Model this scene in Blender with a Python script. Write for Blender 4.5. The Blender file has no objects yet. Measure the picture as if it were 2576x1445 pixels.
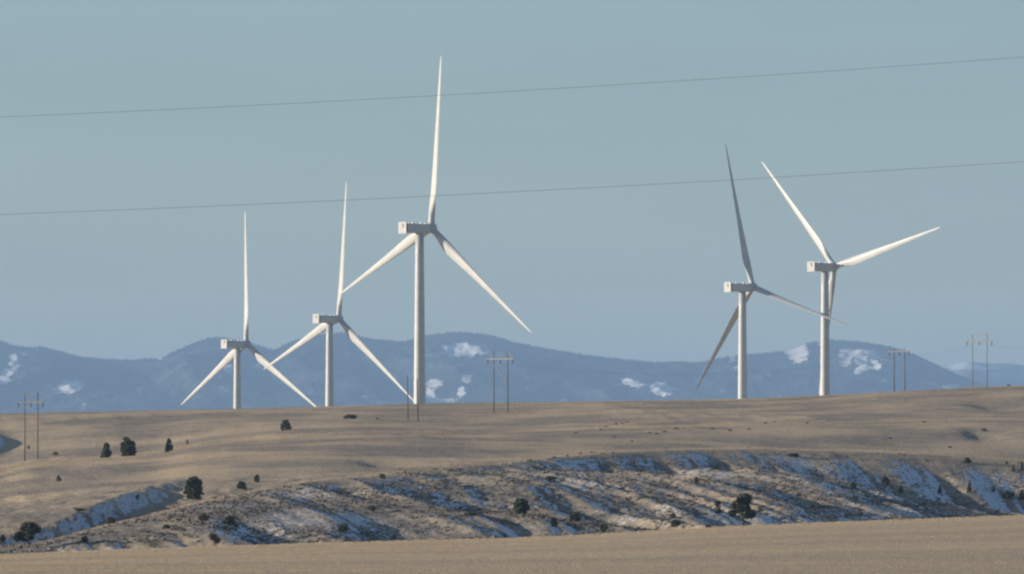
import bpy, math, random
import numpy as np
from mathutils import Vector, Matrix

random.seed(7)
RNG = np.random.default_rng(11)
S = bpy.context.scene
COL = S.collection

# ------------------------------------------------------------------ camera
FD = 18420.0            # focal length expressed in survey units
CX, CY, HY = 1288.0, 722.5, 1300.0
PITCH = math.atan((HY - CY) / FD)
cam_data = bpy.data.cameras.new("camera")
cam_data.sensor_width = 36.0
cam_data.lens = 18.0 / (1288.0 / FD)
cam_data.clip_start = 0.5
cam_data.clip_end = 120000.0
cam = bpy.data.objects.new("camera", cam_data)
cam.rotation_euler = (math.pi / 2 + PITCH, 0, 0)
COL.objects.link(cam)
S.camera = cam

# ------------------------------------------------------------------ sky, sun, exposure
SUN_EL = math.radians(11.0)
SUN_AZ = math.radians(-86.0)      # bearing from +Y, negative = left
sun_dir = Vector((math.sin(SUN_AZ) * math.cos(SUN_EL), math.cos(SUN_AZ) * math.cos(SUN_EL), math.sin(SUN_EL)))
world = bpy.data.worlds.new("World")
S.world = world
world.use_nodes = True
wn = world.node_tree
wn.nodes.clear()
w_out = wn.nodes.new("ShaderNodeOutputWorld")
w_bg = wn.nodes.new("ShaderNodeBackground")
sky = wn.nodes.new("ShaderNodeTexSky")
sky.sky_type = 'NISHITA'
sky.sun_disc = False
sky.sun_elevation = SUN_EL
sky.sun_rotation = SUN_AZ
sky.altitude = 1400.0
sky.air_density = 1.0
sky.dust_density = 1.7
sky.ozone_density = 1.9
w_bg.inputs["Strength"].default_value = 0.089
# thin high cloud veils: soft streaks in the sky brightness
w_tc = wn.nodes.new("ShaderNodeTexCoord"); w_mp = wn.nodes.new("ShaderNodeMapping"); w_mp.inputs["Scale"].default_value = (9, 9, 60); w_mp.inputs["Rotation"].default_value = (0.0, 0.12, 0.0)
w_ns = wn.nodes.new("ShaderNodeTexNoise"); w_ns.inputs["Scale"].default_value = 1.0; w_ns.inputs["Detail"].default_value = 4
w_rg = wn.nodes.new("ShaderNodeMapRange"); w_rg.inputs[1].default_value = 0.3; w_rg.inputs[2].default_value = 0.7; w_rg.inputs[3].default_value = 0.95; w_rg.inputs[4].default_value = 1.06
w_sc = wn.nodes.new("ShaderNodeVectorMath"); w_sc.operation = 'SCALE'
wn.links.new(w_tc.outputs["Generated"], w_mp.inputs["Vector"]); wn.links.new(w_mp.outputs["Vector"], w_ns.inputs["Vector"])
wn.links.new(w_ns.outputs["Fac"], w_rg.inputs[0]); wn.links.new(w_rg.outputs[0], w_sc.inputs["Scale"])
wn.links.new(sky.outputs["Color"], w_sc.inputs[0]); wn.links.new(w_sc.outputs[0], w_bg.inputs["Color"])
wn.links.new(w_bg.outputs["Background"], w_out.inputs["Surface"])
sun_data = bpy.data.lights.new("sun", 'SUN')
sun_data.energy = 4.4
sun_data.angle = math.radians(0.53)
sun_data.color = (1.0, 0.90, 0.76)
sun = bpy.data.objects.new("sun", sun_data)
sun.rotation_euler = (-sun_dir).to_track_quat('-Z', 'Y').to_euler()
sun.location = (-200, 0, 300)
COL.objects.link(sun)
S.view_settings.view_transform = 'Standard'
S.view_settings.look = 'None'
S.view_settings.exposure = 0.42
S.view_settings.gamma = 1.0
S.view_settings.use_curve_mapping = False
S.cycles.volume_bounces = 1
S.cycles.use_denoising = True
S.cycles.filter_width = 2.3          # long lens through warm air: slightly soft

# ------------------------------------------------------------------ helpers
def tag(o, label=None, cat=None, group=None, kind=None):
    if label: o["label"] = label
    if cat: o["category"] = cat
    if group: o["group"] = group
    if kind: o["kind"] = kind
    return o

def mesh_obj(name, verts, faces, mat, parent=None, smooth=False):
    me = bpy.data.meshes.new(name)
    me.from_pydata([tuple(v) for v in verts], [], [tuple(f) for f in faces])
    me.materials.append(mat)
    if smooth:
        me.polygons.foreach_set("use_smooth", [True] * len(me.polygons))
    me.update()
    o = bpy.data.objects.new(name, me)
    COL.objects.link(o)
    if parent: o.parent = parent
    return o

def fast_mesh(name, co, faces, mat, smooth=False):
    """co (N,3), faces (M,k) arrays of equal-sized polygons"""
    me = bpy.data.meshes.new(name)
    n, m, k = len(co), len(faces), faces.shape[1]
    me.vertices.add(n)
    me.vertices.foreach_set("co", np.ascontiguousarray(co, dtype=np.float32).ravel())
    me.loops.add(m * k)
    me.loops.foreach_set("vertex_index", np.ascontiguousarray(faces, dtype=np.int32).ravel())
    me.polygons.add(m)
    me.polygons.foreach_set("loop_start", np.arange(0, m * k, k, dtype=np.int32))
    me.polygons.foreach_set("loop_total", np.full(m, k, dtype=np.int32))
    if smooth:
        me.polygons.foreach_set("use_smooth", np.ones(m, dtype=bool))
    me.materials.append(mat)
    me.update(calc_edges=True)
    o = bpy.data.objects.new(name, me)
    COL.objects.link(o)
    return o

def add_attr(o, name, values):
    a = o.data.attributes.new(name, 'FLOAT', 'POINT')
    a.data.foreach_set("value", np.ascontiguousarray(values, dtype=np.float32))

def empty(name, loc, rz=0.0):
    o = bpy.data.objects.new(name, None)
    o.empty_display_size = 0.5
    o.location = loc
    o.rotation_euler = (0, 0, rz)
    COL.objects.link(o)
    return o

def smoothstep(a, b, x):
    t = np.clip((x - a) / (b - a), 0, 1)
    return t * t * (3 - 2 * t)

_perm = RNG.permutation(4096)
_grad = RNG.uniform(0, 2 * math.pi, 4096)
def perlin(x, y, seed=0):
    xi = np.floor(x).astype(np.int64); yi = np.floor(y).astype(np.int64)
    xf = x - xi; yf = y - yi
    u = xf ** 3 * (xf * (xf * 6 - 15) + 10); v = yf ** 3 * (yf * (yf * 6 - 15) + 10)
    def g(ix, iy, dx, dy):
        h = _perm[(_perm[(ix + seed * 131) & 4095] + iy) & 4095]
        a = _grad[h]
        return np.cos(a) * dx + np.sin(a) * dy
    n00 = g(xi, yi, xf, yf); n10 = g(xi + 1, yi, xf - 1, yf)
    n01 = g(xi, yi + 1, xf, yf - 1); n11 = g(xi + 1, yi + 1, xf - 1, yf - 1)
    return ((n00 * (1 - u) + n10 * u) * (1 - v) + (n01 * (1 - u) + n11 * u) * v) * 1.5

def fbm(x, y, octaves=4, seed=0, gain=0.5, ridged=False):
    out = np.zeros_like(x); a = 1.0; f = 1.0; tot = 0
    for i in range(octaves):
        n = perlin(x * f, y * f, seed + i * 7)
        if ridged: n = 1 - 2 * np.abs(n)
        out += a * n; tot += a
        a *= gain; f *= 2.03
    return out / tot

def curve(pts, sigma=18.0):
    """smoothed piecewise-linear profile as a lookup"""
    xs = np.arange(-1200, 3800, 4.0)
    p = np.array(pts, float)
    ys = np.interp(xs, p[:, 0], p[:, 1])
    r = int(3 * sigma / 4) + 1
    k = np.exp(-0.5 * (np.arange(-r, r + 1) * 4 / sigma) ** 2); k /= k.sum()
    ys = np.convolve(np.pad(ys, r, mode='edge'), k, mode='valid')
    return lambda x: np.interp(x, xs, ys)

def world_pt(xd, yd, D):
    return Vector(((xd - CX) / FD * D, D, (HY - yd) / FD * D))

# ------------------------------------------------------------------ materials
def new_mat(name):
    m = bpy.data.materials.new(name)
    m.use_nodes = True
    nt = m.node_tree
    b = nt.nodes["Principled BSDF"]
    b.inputs["Roughness"].default_value = 0.9
    b.inputs["Specular IOR Level"].default_value = 0.15
    return m, nt, b

def noise_node(nt, scale, detail=4, rough=0.55, scale_vec=None):
    tc = nt.nodes.new("ShaderNodeNewGeometry")
    mp = nt.nodes.new("ShaderNodeMapping")
    mp.inputs["Scale"].default_value = scale_vec or (1, 1, 1)
    n = nt.nodes.new("ShaderNodeTexNoise")
    n.inputs["Scale"].default_value = scale
    n.inputs["Detail"].default_value = detail
    n.inputs["Roughness"].default_value = rough
    nt.links.new(tc.outputs["Position"], mp.inputs["Vector"])
    nt.links.new(mp.outputs["Vector"], n.inputs["Vector"])
    return n

def mix_rgb(nt, fac, a, b):
    mx = nt.nodes.new("ShaderNodeMix"); mx.data_type = 'RGBA'
    if isinstance(fac, (int, float)): mx.inputs[0].default_value = fac
    else: nt.links.new(fac, mx.inputs[0])
    for s, i in ((a, 6), (b, 7)):
        if isinstance(s, tuple): mx.inputs[i].default_value = (*s, 1)
        else: nt.links.new(s, mx.inputs[i])
    return mx.outputs[2]

def ramp(nt, src, lo, hi):
    r = nt.nodes.new("ShaderNodeMapRange")
    r.interpolation_type = 'SMOOTHSTEP'
    r.inputs[1].default_value = lo; r.inputs[2].default_value = hi
    nt.links.new(src, r.inputs[0])
    return r.outputs[0]

def mathn(nt, op, a, b):
    n = nt.nodes.new("ShaderNodeMath"); n.operation = op
    for s, i in ((a, 0), (b, 1)):
        if isinstance(s, (int, float)): n.inputs[i].default_value = s
        else: nt.links.new(s, n.inputs[i])
    return n.outputs[0]

def attr(nt, name):
    a = nt.nodes.new("ShaderNodeAttribute"); a.attribute_name = name
    return a.outputs["Fac"]

def variegated(name, ca, cb, scale, rough=0.9, lo=0.35, hi=0.65, spec=0.15, detail=4, svec=None):
    m, nt, b = new_mat(name)
    n = noise_node(nt, scale, detail, scale_vec=svec)
    nt.links.new(mix_rgb(nt, ramp(nt, n.outputs["Fac"], lo, hi), ca, cb), b.inputs["Base Color"])
    b.inputs["Roughness"].default_value = rough
    b.inputs["Specular IOR Level"].default_value = spec
    return m

GRASS_A, GRASS_B, GRASS_C = (0.60, 0.455, 0.30), (0.37, 0.30, 0.23), (0.23, 0.205, 0.17)
SNOW = (0.72, 0.74, 0.78)

# hillside: dry grass, bare soil, patchy snow
M_HILL, nt, b = new_mat("dry_hillside_grass")
n1 = noise_node(nt, 0.05, 6, 0.6, scale_vec=(0.6, 0.45, 0)); n2 = noise_node(nt, 0.5, 5, 0.6, scale_vec=(1, .5, 0)); n3 = noise_node(nt, 1.6, 6, 0.72, scale_vec=(1, .5, 1))
c = mix_rgb(nt, ramp(nt, n1.outputs["Fac"], 0.36, 0.62), GRASS_A, GRASS_B)
c = mix_rgb(nt, mathn(nt, "MULTIPLY", ramp(nt, n2.outputs["Fac"], 0.42, 0.70), ramp(nt, n1.outputs["Fac"], 0.40, 0.66)), c, GRASS_C)
soil = mathn(nt, 'MULTIPLY', attr(nt, "brush"), ramp(nt, n2.outputs["Fac"], 0.25, 0.60))  # soil and brush tone, deepened by shade carried in the mask
c = mix_rgb(nt, soil, c, (0.17, 0.155, 0.14))
sn = mathn(nt, 'ADD', attr(nt, "snow"), mathn(nt, 'MULTIPLY', mathn(nt, 'SUBTRACT', n3.outputs["Fac"], 0.5), 1.6))
c = mix_rgb(nt, ramp(nt, sn, 0.42, 0.62), c, SNOW)
nt.links.new(c, b.inputs["Base Color"])
bump = nt.nodes.new("ShaderNodeBump"); bump.inputs["Strength"].default_value = 0.5; bump.inputs["Distance"].default_value = 0.35
nt.links.new(n3.outputs["Fac"], bump.inputs["Height"]); nt.links.new(bump.outputs["Normal"], b.inputs["Normal"])

# near field: mown dry hay, in long faint swathes
M_FIELD, nt, b = new_mat("dry_hay_field")
n1 = noise_node(nt, 0.04, 4, 0.5, scale_vec=(0.22, 0.55, 0)); n2 = noise_node(nt, 0.7, 4, 0.6, scale_vec=(0.4, 0.35, 0)); n4 = noise_node(nt, 0.016, 3, scale_vec=(0.5, 1.0, 0))
c = mix_rgb(nt, ramp(nt, n1.outputs["Fac"], 0.35, 0.66), (0.61, 0.47, 0.315), (0.53, 0.41, 0.28))
c = mix_rgb(nt, mathn(nt, 'MULTIPLY', ramp(nt, n4.outputs["Fac"], 0.42, 0.62), 0.5), c, (0.40, 0.32, 0.225))
c = mix_rgb(nt, mathn(nt, 'MULTIPLY', ramp(nt, n2.outputs["Fac"], 0.5, 0.75), 0.6), c, (0.36, 0.28, 0.195))
nt.links.new(c, b.inputs["Base Color"])

def blades_mat(name, ca, cb, scale, svec):
    m = variegated(name, ca, cb, scale, svec=svec)
    nt = m.node_tree; b = nt.nodes["Principled BSDF"]
    tr = nt.nodes.new("ShaderNodeBsdfTranslucent"); mx = nt.nodes.new("ShaderNodeMixShader")
    src = b.inputs["Base Color"].links[0].from_socket
    nt.links.new(src, tr.inputs["Color"]); mx.inputs[0].default_value = 0.45
    nt.links.new(b.outputs[0], mx.inputs[1]); nt.links.new(tr.outputs[0], mx.inputs[2])
    nt.links.new(mx.outputs[0], nt.nodes["Material Output"].inputs["Surface"])
    return m
M_FIELD_GRASS = blades_mat("hay_stubble", (0.61, 0.47, 0.315), (0.53, 0.41, 0.28), 0.055, (0.16, 1, 0))
M_HILL_GRASS = blades_mat("bunch_grass", (0.58, 0.44, 0.295), (0.34, 0.275, 0.21), 0.05, (0.6, 0.45, 0))
M_SAGE = variegated("sagebrush", (0.13, 0.12, 0.10), (0.23, 0.20, 0.165), 0.8)
M_PLAIN = variegated("far_plain", (0.30, 0.25, 0.18), (0.24, 0.20, 0.16), 0.004)

M_MOUNT, nt, b = new_mat("forested_mountain")
n1 = noise_node(nt, 0.004, 6, 0.6); n2 = noise_node(nt, 0.02, 4, 0.6)
c = mix_rgb(nt, ramp(nt, n1.outputs["Fac"], 0.4, 0.65), (0.016, 0.028, 0.036), (0.075, 0.085, 0.090))
sn = mathn(nt, 'ADD', attr(nt, "snow"), mathn(nt, 'MULTIPLY', mathn(nt, 'SUBTRACT', n2.outputs["Fac"], 0.5), 1.5))
c = mix_rgb(nt, ramp(nt, sn, 0.30, 0.75), c, (0.72, 0.70, 0.68))
nt.links.new(c, b.inputs["Base Color"])
M_FOREST = variegated("distant_conifers", (0.014, 0.024, 0.026), (0.030, 0.042, 0.042), 0.006)

M_WHITE = variegated("white_paint", (0.60, 0.605, 0.59), (0.54, 0.545, 0.535), 0.35, rough=0.42, spec=0.3)
M_PANEL = variegated("rear_panel_paint", (0.57, 0.57, 0.55), (0.52, 0.52, 0.505), 0.5, rough=0.6, spec=0.2)
M_MARK, nt, b = new_mat("dark_emblem"); b.inputs["Base Color"].default_value = (0.05, 0.05, 0.06, 1)
M_RECESS_SHADE, nt, b = new_mat("recess_shade_grey"); b.inputs["Base Color"].default_value = (0.10, 0.09, 0.09, 1)  # dark tone stands for the shade in the gap behind the rear panel
M_WOOD = variegated("weathered_pole_wood", (0.13, 0.11, 0.095), (0.20, 0.17, 0.14), 1.2, svec=(1, 1, 0.1))
M_PALEWOOD = variegated("pale_timber", (0.46, 0.44, 0.40), (0.36, 0.34, 0.31), 2.0)
M_STEELPOLE = variegated("pale_pole", (0.34, 0.33, 0.32), (0.26, 0.25, 0.24), 1.5)
M_INSUL, nt, b = new_mat("insulator_glass"); b.inputs["Base Color"].default_value = (0.05, 0.055, 0.065, 1); b.inputs["Roughness"].default_value = 0.3
M_WIRE, nt, b = new_mat("weathered_wire"); b.inputs["Base Color"].default_value = (0.45, 0.46, 0.47, 1); b.inputs["Roughness"].default_value = 0.6
M_BARK = variegated("bark", (0.07, 0.05, 0.04), (0.11, 0.085, 0.065), 3.0)
M_LEAF = variegated("juniper_foliage", (0.056, 0.072, 0.050), (0.115, 0.128, 0.085), 0.9)
M_LEAF_BROWN = variegated("dry_brush_foliage", (0.125, 0.105, 0.078), (0.08, 0.078, 0.056), 0.9)
M_LEAF_OLIVE = variegated("pine_foliage", (0.072, 0.084, 0.056), (0.135, 0.138, 0.09), 0.8)

# ------------------------------------------------------------------ ground heights
D_BOT, D_EDGE = 400.0, 800.0
y_edge = curve([(-900, 1425), (0, 1398), (300, 1384), (600, 1374), (1000, 1362), (1250, 1357), (1500, 1346), (1700, 1333), (2000, 1319), (2300, 1308), (2576, 1298), (3400, 1275)], 60)
y_spur = curve([(-900, 1390), (0, 1374), (110, 1364), (200, 1337), (300, 1312), (400, 1291), (480, 1268), (600, 1243), (750, 1217), (960, 1196), (1100, 1183), (1250, 1168), (1400, 1151), (1500, 1141), (1700, 1132), (1900, 1130), (2150, 1137), (2576, 1156), (3400, 1180)], 25)
d_spur = curve([(-900, 930), (0, 945), (110, 960), (480, 1030), (750, 1090), (1100, 1180), (1500, 1300), (1900, 1350), (3400, 1350)], 60)
g_spur = curve([(-900, 1.4), (0, 2.2), (250, 2.8), (480, 2.0), (620, 0.9), (800, 0.35), (1100, 0.25), (3400, 0.2)], 50)
y_sh = curve([(-900, 1200), (0, 1184), (60, 1167), (150, 1158), (250, 1151), (400, 1141), (480, 1126), (700, 1098), (900, 1088), (1200, 1093), (1500, 1082), (2000, 1068), (2576, 1062), (3400, 1055)], 25)
g_sh = curve([(-900, 1.0), (0, 1.4), (250, 1.0), (480, 0.5), (750, 0.25), (3400, 0.1)], 50)
y_ridge = curve([(-900, 1062), (0, 1042), (300, 1036), (590, 1030), (830, 1024), (1060, 1017), (1500, 1011.5), (1870, 1005), (2080, 996), (2300, 984), (2460, 975), (2576, 972), (3400, 955)], 40)

# turbine survey: hub x, hub y, rotor radius units, yaw, roll, cone, pitch
TURBINES = [
    ((619.5, 865.5), 336.0, 49.5, 2.9, 1.6, 3.0),
    ((852.0, 802.0), 348.7, 49.0, 9.0, 1.3, 3.0),
    ((1084.4, 573.5), 437.5, 49.9, 8.4, 2.0, 3.0),
    ((1893.2, 722.5), 376.0, 53.0, -13.2, 2.0, 76.0),
    ((2099.0, 671.0), 379.0, 48.5, -43.4, 2.4, 3.0),
]
BLADE_R, HUB_H, OVERHANG = 55.0, 82.0, 4.7
tb = []
for (hx, hy), R, yaw, roll, cone, pitch in TURBINES:
    D = BLADE_R * FD / R
    p = world_pt(hx, hy, D)
    y = math.radians(yaw)
    tb.append((p.x - OVERHANG * math.sin(y), p.y - OVERHANG * math.cos(y), p.z - HUB_H))
tb = np.array(tb)
_A = np.c_[tb[:, 0], tb[:, 1], np.ones(5)]
_pl, *_ = np.linalg.lstsq(_A, tb[:, 2], rcond=None)
_res = tb[:, 2] - _A @ _pl

def back_height(X, Y):
    z = _pl[0] * X + _pl[1] * Y + _pl[2]
    w = np.zeros_like(X) + 1e-3; acc = np.zeros_like(X)
    for i in range(5):
        k = np.exp(-((X - tb[i, 0]) ** 2 + (Y - tb[i, 1]) ** 2) / (2 * 120.0 ** 2))
        w += k; acc += k * _res[i]
    return z + acc / w

# scarps: steep lee sides of gullies (x, y survey position, half length, fall, width, depth extent m)
SCARPS = []

def base_height(X, Y):
    shp = X.shape
    X = X.ravel(); Y = Y.ravel()
    Ys = np.maximum(Y, 120.0)
    xd = np.clip(CX + FD * X / Ys, -900, 3400)
    los = lambda yy, D: (HY - yy) / FD * D
    ye, ys, dsp, gs, y2, g2, yr = y_edge(xd), y_spur(xd), d_spur(xd), g_spur(xd), y_sh(xd), g_sh(xd), y_ridge(xd)
    o = np.ones_like(xd)
    zb = -3.15
    K = [
        (-80 * o, (zb - .3) * o), (120 * o, (zb - 0.2) * o), (D_BOT * o, zb * o),
        (600 * o, 0.5 * (zb + los(ye, D_EDGE)) + 0.12 + 0 * o),
        (D_EDGE * o, los(ye, D_EDGE)),
        (850 * o, los(ye, 850) - 2.6),
        (895 * o, los(ye + 7, 895)),
        (dsp, los(ys, dsp)),
        (dsp + 40, los(ys, dsp + 40) - gs),
        (dsp + 110, los(ys - 7, dsp + 110) - 0.25 * gs),
        (1560 * o, los(y2, 1560)),
        (1600 * o, los(y2, 1600) - g2),
        (1650 * o, los(y2 - 6, 1650) - .1 * g2),
        (1900 * o, los(yr, 1900)),
        (1960 * o, los(yr, 1960) - 0.6),
        (2060 * o, los(yr, 2060) - 5.0),
        (2250 * o, back_height(X, 2250 * o)),
        (2250 * o + 1, back_height(X, 2251 * o)),
    ]
    kd = np.stack([k[0] for k in K]); kz = np.stack([k[1] for k in K])
    h = np.diff(kd, axis=0); dl = np.diff(kz, axis=0) / h
    m = np.zeros_like(kd)
    prod = dl[:-1] * dl[1:]
    w1 = 2 * h[1:] + h[:-1]; w2 = h[1:] + 2 * h[:-1]
    with np.errstate(divide='ignore', invalid='ignore'):
        hm = (w1 + w2) / (w1 / dl[:-1] + w2 / dl[1:])
    m[1:-1] = np.where(prod > 0, hm, 0.0)
    m[0] = dl[0]; m[-1] = dl[-1]
    yc = np.clip(Y, kd[0], kd[-1])
    idx = np.clip((yc[None] >= kd).sum(0) - 1, 0, len(K) - 2)
    ar = np.arange(len(xd))
    d0 = kd[idx, ar]; hh = h[idx, ar]; t = (yc - d0) / hh
    z0 = kz[idx, ar]; z1 = kz[idx + 1, ar]; m0 = m[idx, ar]; m1 = m[idx + 1, ar]
    z = (2 * t**3 - 3 * t**2 + 1) * z0 + (t**3 - 2 * t**2 + t) * hh * m0 + (-2 * t**3 + 3 * t**2) * z1 + (t**3 - t**2) * hh * m1
    far = Y > 2250
    zb2 = back_height(X, Y)
    zfar = np.maximum(zb2, -28.0)
    z = np.where(far, zfar, z)
    return z.reshape(shp), xd.reshape(shp), dsp.reshape(shp)

_tx = np.arange(-300, 1500, 10.0)
_tr_y = d_spur(_tx); _o = np.argsort(_tr_y)
_tr_x = ((_tx - CX) / FD * _tr_y)[_o] - 12.5; _tr_y = _tr_y[_o]
def relief(X, Y, xd, dsp):
    """gullies and hummocks added to the smooth hill"""
    # lower bank below the spur: gullies cut into the smooth slope, running down towards the field
    bank = smoothstep(852, 905, Y) * (1 - smoothstep(dsp - 60, dsp - 4, Y))
    gully = smoothstep(dsp + 12, dsp + 45, Y) * (1 - smoothstep(dsp + 130, dsp + 230, Y)) * (1 - smoothstep(560, 760, xd))
    upper = smoothstep(dsp - 10, dsp + 90, Y) * (1 - smoothstep(1780, 1890, Y))
    right = smoothstep(1450, 1850, xd)
    bank = bank * (1 - 0.78 * (1 - smoothstep(560, 900, xd)) * smoothstep(915, 950, Y))
    wob = fbm(X / 55, Y / 130, 2, 3)
    sk = 0.16
    u = X + sk * (Y - 1000) + 7 * wob
    per = 13.0
    g1 = fbm(u / per, Y / 320, 3, 5, 0.42, ridged=True)
    g2 = fbm(u / 4.5, Y / 50, 3, 21, 0.5, ridged=True)
    n_small = fbm(X / 4, Y / 7, 3, 41)
    n_big = fbm(X / 30, Y / 80, 3, 51)
    sharp = np.clip(0.5 - 0.5 * g1, 0, 1)
    toe = 1 - smoothstep(900, 1010, Y)
    z = bank * (-(2.9 + 1.5 * right) * sharp - 0.8 * (0.5 - 0.5 * g2) * (0.6 + 0.6 * toe) + 0.5 * n_big + 0.15 * n_small)
    z += gully * (-1.0 * sharp - 0.35 * (0.6 - 0.6 * g2) + 0.12 * n_small)
    # hollow beyond the spur, its left wall turned from the sun
    q = X + 70.0 + (1260 - np.clip(Y, 1000, 1300)) * 0.035 - 0.075 * np.maximum(0, Y - 1130) + 2.5 * n_big
    tw = smoothstep(1010, 1060, Y) * (1 - smoothstep(1235, 1300, Y + 10 * n_big))
    z -= tw * (2.5 + 0.7 * n_big + 0.5 * wob) * (smoothstep(-1, 4.5, q + 1.2 * g2) - smoothstep(16, 28, q))
    z += tw * 0.35 * n_small
    # the bank falls away to the right
    z -= bank * (6.5 * smoothstep(1780, 2650, xd) + 2.6 * smoothstep(1000, 1700, xd))
    n_up = fbm((X + 8 * wob) / 60, Y / 160, 3, 61, 0.5)
    rill = fbm((X + 0.12 * Y + 6 * wob) / 9, Y / 120, 3, 71, 0.5)
    z += upper * (0.7 * n_up + 0.45 * rill * smoothstep(-0.1, 0.45, n_up + 0.5 * right * (1 - smoothstep(1350, 1600, Y))) + 0.05 * n_small)
    # gentle swells in the hay field
    fld = smoothstep(120, 380, Y) * (1 - smoothstep(700, 795, Y))
    z += fld * (0.16 * fbm(X / 60, Y / 60, 2, 81) + 0.03 * fbm(X / 4, Y / 5, 2, 91))
    return z

def mounds(X, Y):
    z = np.zeros_like(X)
    for (mx, my, lw, rw, h, ly, sk) in SCARPS:
        dy = Y - my
        dx = X - mx - sk * dy
        prof = np.where(dx < 0, np.exp(-(dx / lw) ** 2), np.exp(-(dx / rw) ** 2))
        z += h * prof * np.exp(-(dy / ly) ** 2)
    return z

def H(X, Y):
    X = np.asarray(X, float); Y = np.asarray(Y, float)
    z, xd, dsp = base_height(X, Y)
    return z + relief(X, Y, xd, dsp) + mounds(X, Y)

def hit(xd, yd, d0=860.0, d1=1930.0):
    D = np.linspace(d0, d1, 1400)
    X = (xd - CX) / FD * D
    ysc = HY - FD * H(X, D) / D
    k = np.argmax(ysc <= yd) if np.any(ysc <= yd) else int(np.argmin(ysc))
    return Vector((X[k], D[k], float(H(X[k:k + 1], D[k:k + 1])[0])))

# survey positions of the lee banks -> world
for (xd, yd, lw, rw, h, ly, sk) in [
    (-40, 1128, 16, 4.0, 2.6, 34, -0.05),
    (655, 1325, 3.5, 8, -2.4, 26, -0.1),
    (940, 1310, 3.5, 9, -2.6, 30, -0.05),
    (1115, 1222, 4.5, 15, -2.8, 38, -0.1),
    (1330, 1312, 4.5, 11, -2.2, 26, -0.08),
    (1500, 1228, 5.0, 12, -2.0, 36, -0.12),
    (1890, 1240, 5.0, 15, -2.6, 40, -0.16),
    (2150, 1225, 6.0, 15, -2.2, 50, -0.16),
    (960, 1166, 4.0, 8, -1.0, 24, -0.1),
    (2500, 1024, 3.5, 8, -0.9, 22, -0.1),
    (2460, 1090, 2.6, 5, -0.8, 14, 0.0),
]:
    Dq = np.linspace(860, 1930, 900)
    Xq = (xd - CX) / FD * Dq
    zb_, a_, b_ = base_height(Xq, Dq)
    ysc = HY - FD * zb_ / Dq
    k = int(np.argmax(ysc <= yd)) if np.any(ysc <= yd) else int(np.argmin(ysc))
    SCARPS.append((Xq[k], Dq[k], lw, rw, h, ly, sk))

def fan(rows, tcore, ncore, nside, tmax_fn, apex):
    rows = np.asarray(rows, float)
    core = np.linspace(-tcore, tcore, ncore)
    fr = (np.linspace(0, 1, nside + 1)[1:]) ** 2.2
    T = np.empty((len(rows), ncore + 2 * nside))
    for i, y in enumerate(rows):
        tm = tmax_fn(y)
        T[i, nside:nside + ncore] = core
        T[i, nside + ncore:] = tcore + (tm - tcore) * fr
        T[i, :nside] = -(tcore + (tm - tcore) * fr)[::-1]
    Y = np.repeat(rows[:, None], T.shape[1], 1)
    X = T * (Y + apex)
    return X, Y

def grid_faces(r, c):
    i = np.arange(r - 1)[:, None] * c + np.arange(c - 1)[None]
    return np.stack([i, i + 1, i + c + 1, i + c], -1).reshape(-1, 4)

# ---- hay field
rows = np.concatenate([np.linspace(-55, 380, 40)[:-1], np.linspace(380, 846, 170)])
X, Y = fan(rows, 0.078, 200, 24, lambda y: 0.9, 60)
Z = H(X, Y)
field = fast_mesh("hay_field", np.stack([X, Y, Z], -1).reshape(-1, 3), grid_faces(*X.shape), M_FIELD, True)
tag(field, "flat field of short dry tan grass in the foreground", kind="structure")

# ---- hillside and ground behind it
rows = np.concatenate([np.linspace(846, 1420, 430), np.linspace(1421.5, 1980, 250), np.linspace(1990, 3300, 50)[1:]])
X, Y = fan(rows, 0.076, 620, 26, lambda y: 0.62, 0)
Z = H(X, Y)
hill = fast_mesh("hillside", np.stack([X, Y, Z], -1).reshape(-1, 3), grid_faces(*X.shape), M_HILL, True)
tag(hill, "dry grassy hillside with snowy gullies rising to the ridge", kind="structure")
gx = np.gradient(Z, axis=1) / np.maximum(np.gradient(X, axis=1), 1e-3)
gy = np.gradient(Z, axis=0) / np.gradient(Y, axis=0) 
_, XD, DSP = base_height(X, Y)
expo = 0.98 * gx - 0.07 * gy + 0.21
bankz = smoothstep(850, 905, Y) * (1 - smoothstep(DSP - 30, DSP - 2, Y))
gul = smoothstep(DSP + 8, DSP + 40, Y) * (1 - smoothstep(DSP + 150, DSP + 260, Y)) * (1 - smoothstep(560, 800, XD))
patch = fbm(X / 22, Y / 45, 3, 111)
lee = smoothstep(0.16, -0.10, expo)
snow = bankz * (0.48 * lee + 0.25 + 0.20 * smoothstep(-0.25, 0.5, patch)) + gul * (0.48 * lee + 0.10)
snow += (1 - bankz) * (1 - gul) * 0.60 * smoothstep(0.08, -0.10, expo)
add_attr(hill, "snow", snow.ravel())
add_attr(hill, "brush", (np.clip(bankz + gul, 0, 1) * (0.72 + 0.28 * lee)).ravel())  # brushy soil, plus shade painted in on slopes turned from the sun
SNOW_GRID = None

# ---- plain between the hill and the mountains
rows = np.concatenate([np.linspace(3290, 9000, 12), np.linspace(10000, 27000, 12)])
X, Y = fan(rows, 0.12, 20, 5, lambda y: min(0.62, 7600.0 / y), 0)
Z = np.where(Y < 3400, H(X, Y) - 0.6, -29.5 + 2.0 * fbm(X / 900, Y / 900, 2, 121))
plain = fast_mesh("plain", np.stack([X, Y, Z], -1).reshape(-1, 3), grid_faces(*X.shape), M_PLAIN, True)
tag(plain, "level land behind the ridge", kind="structure")

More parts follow.
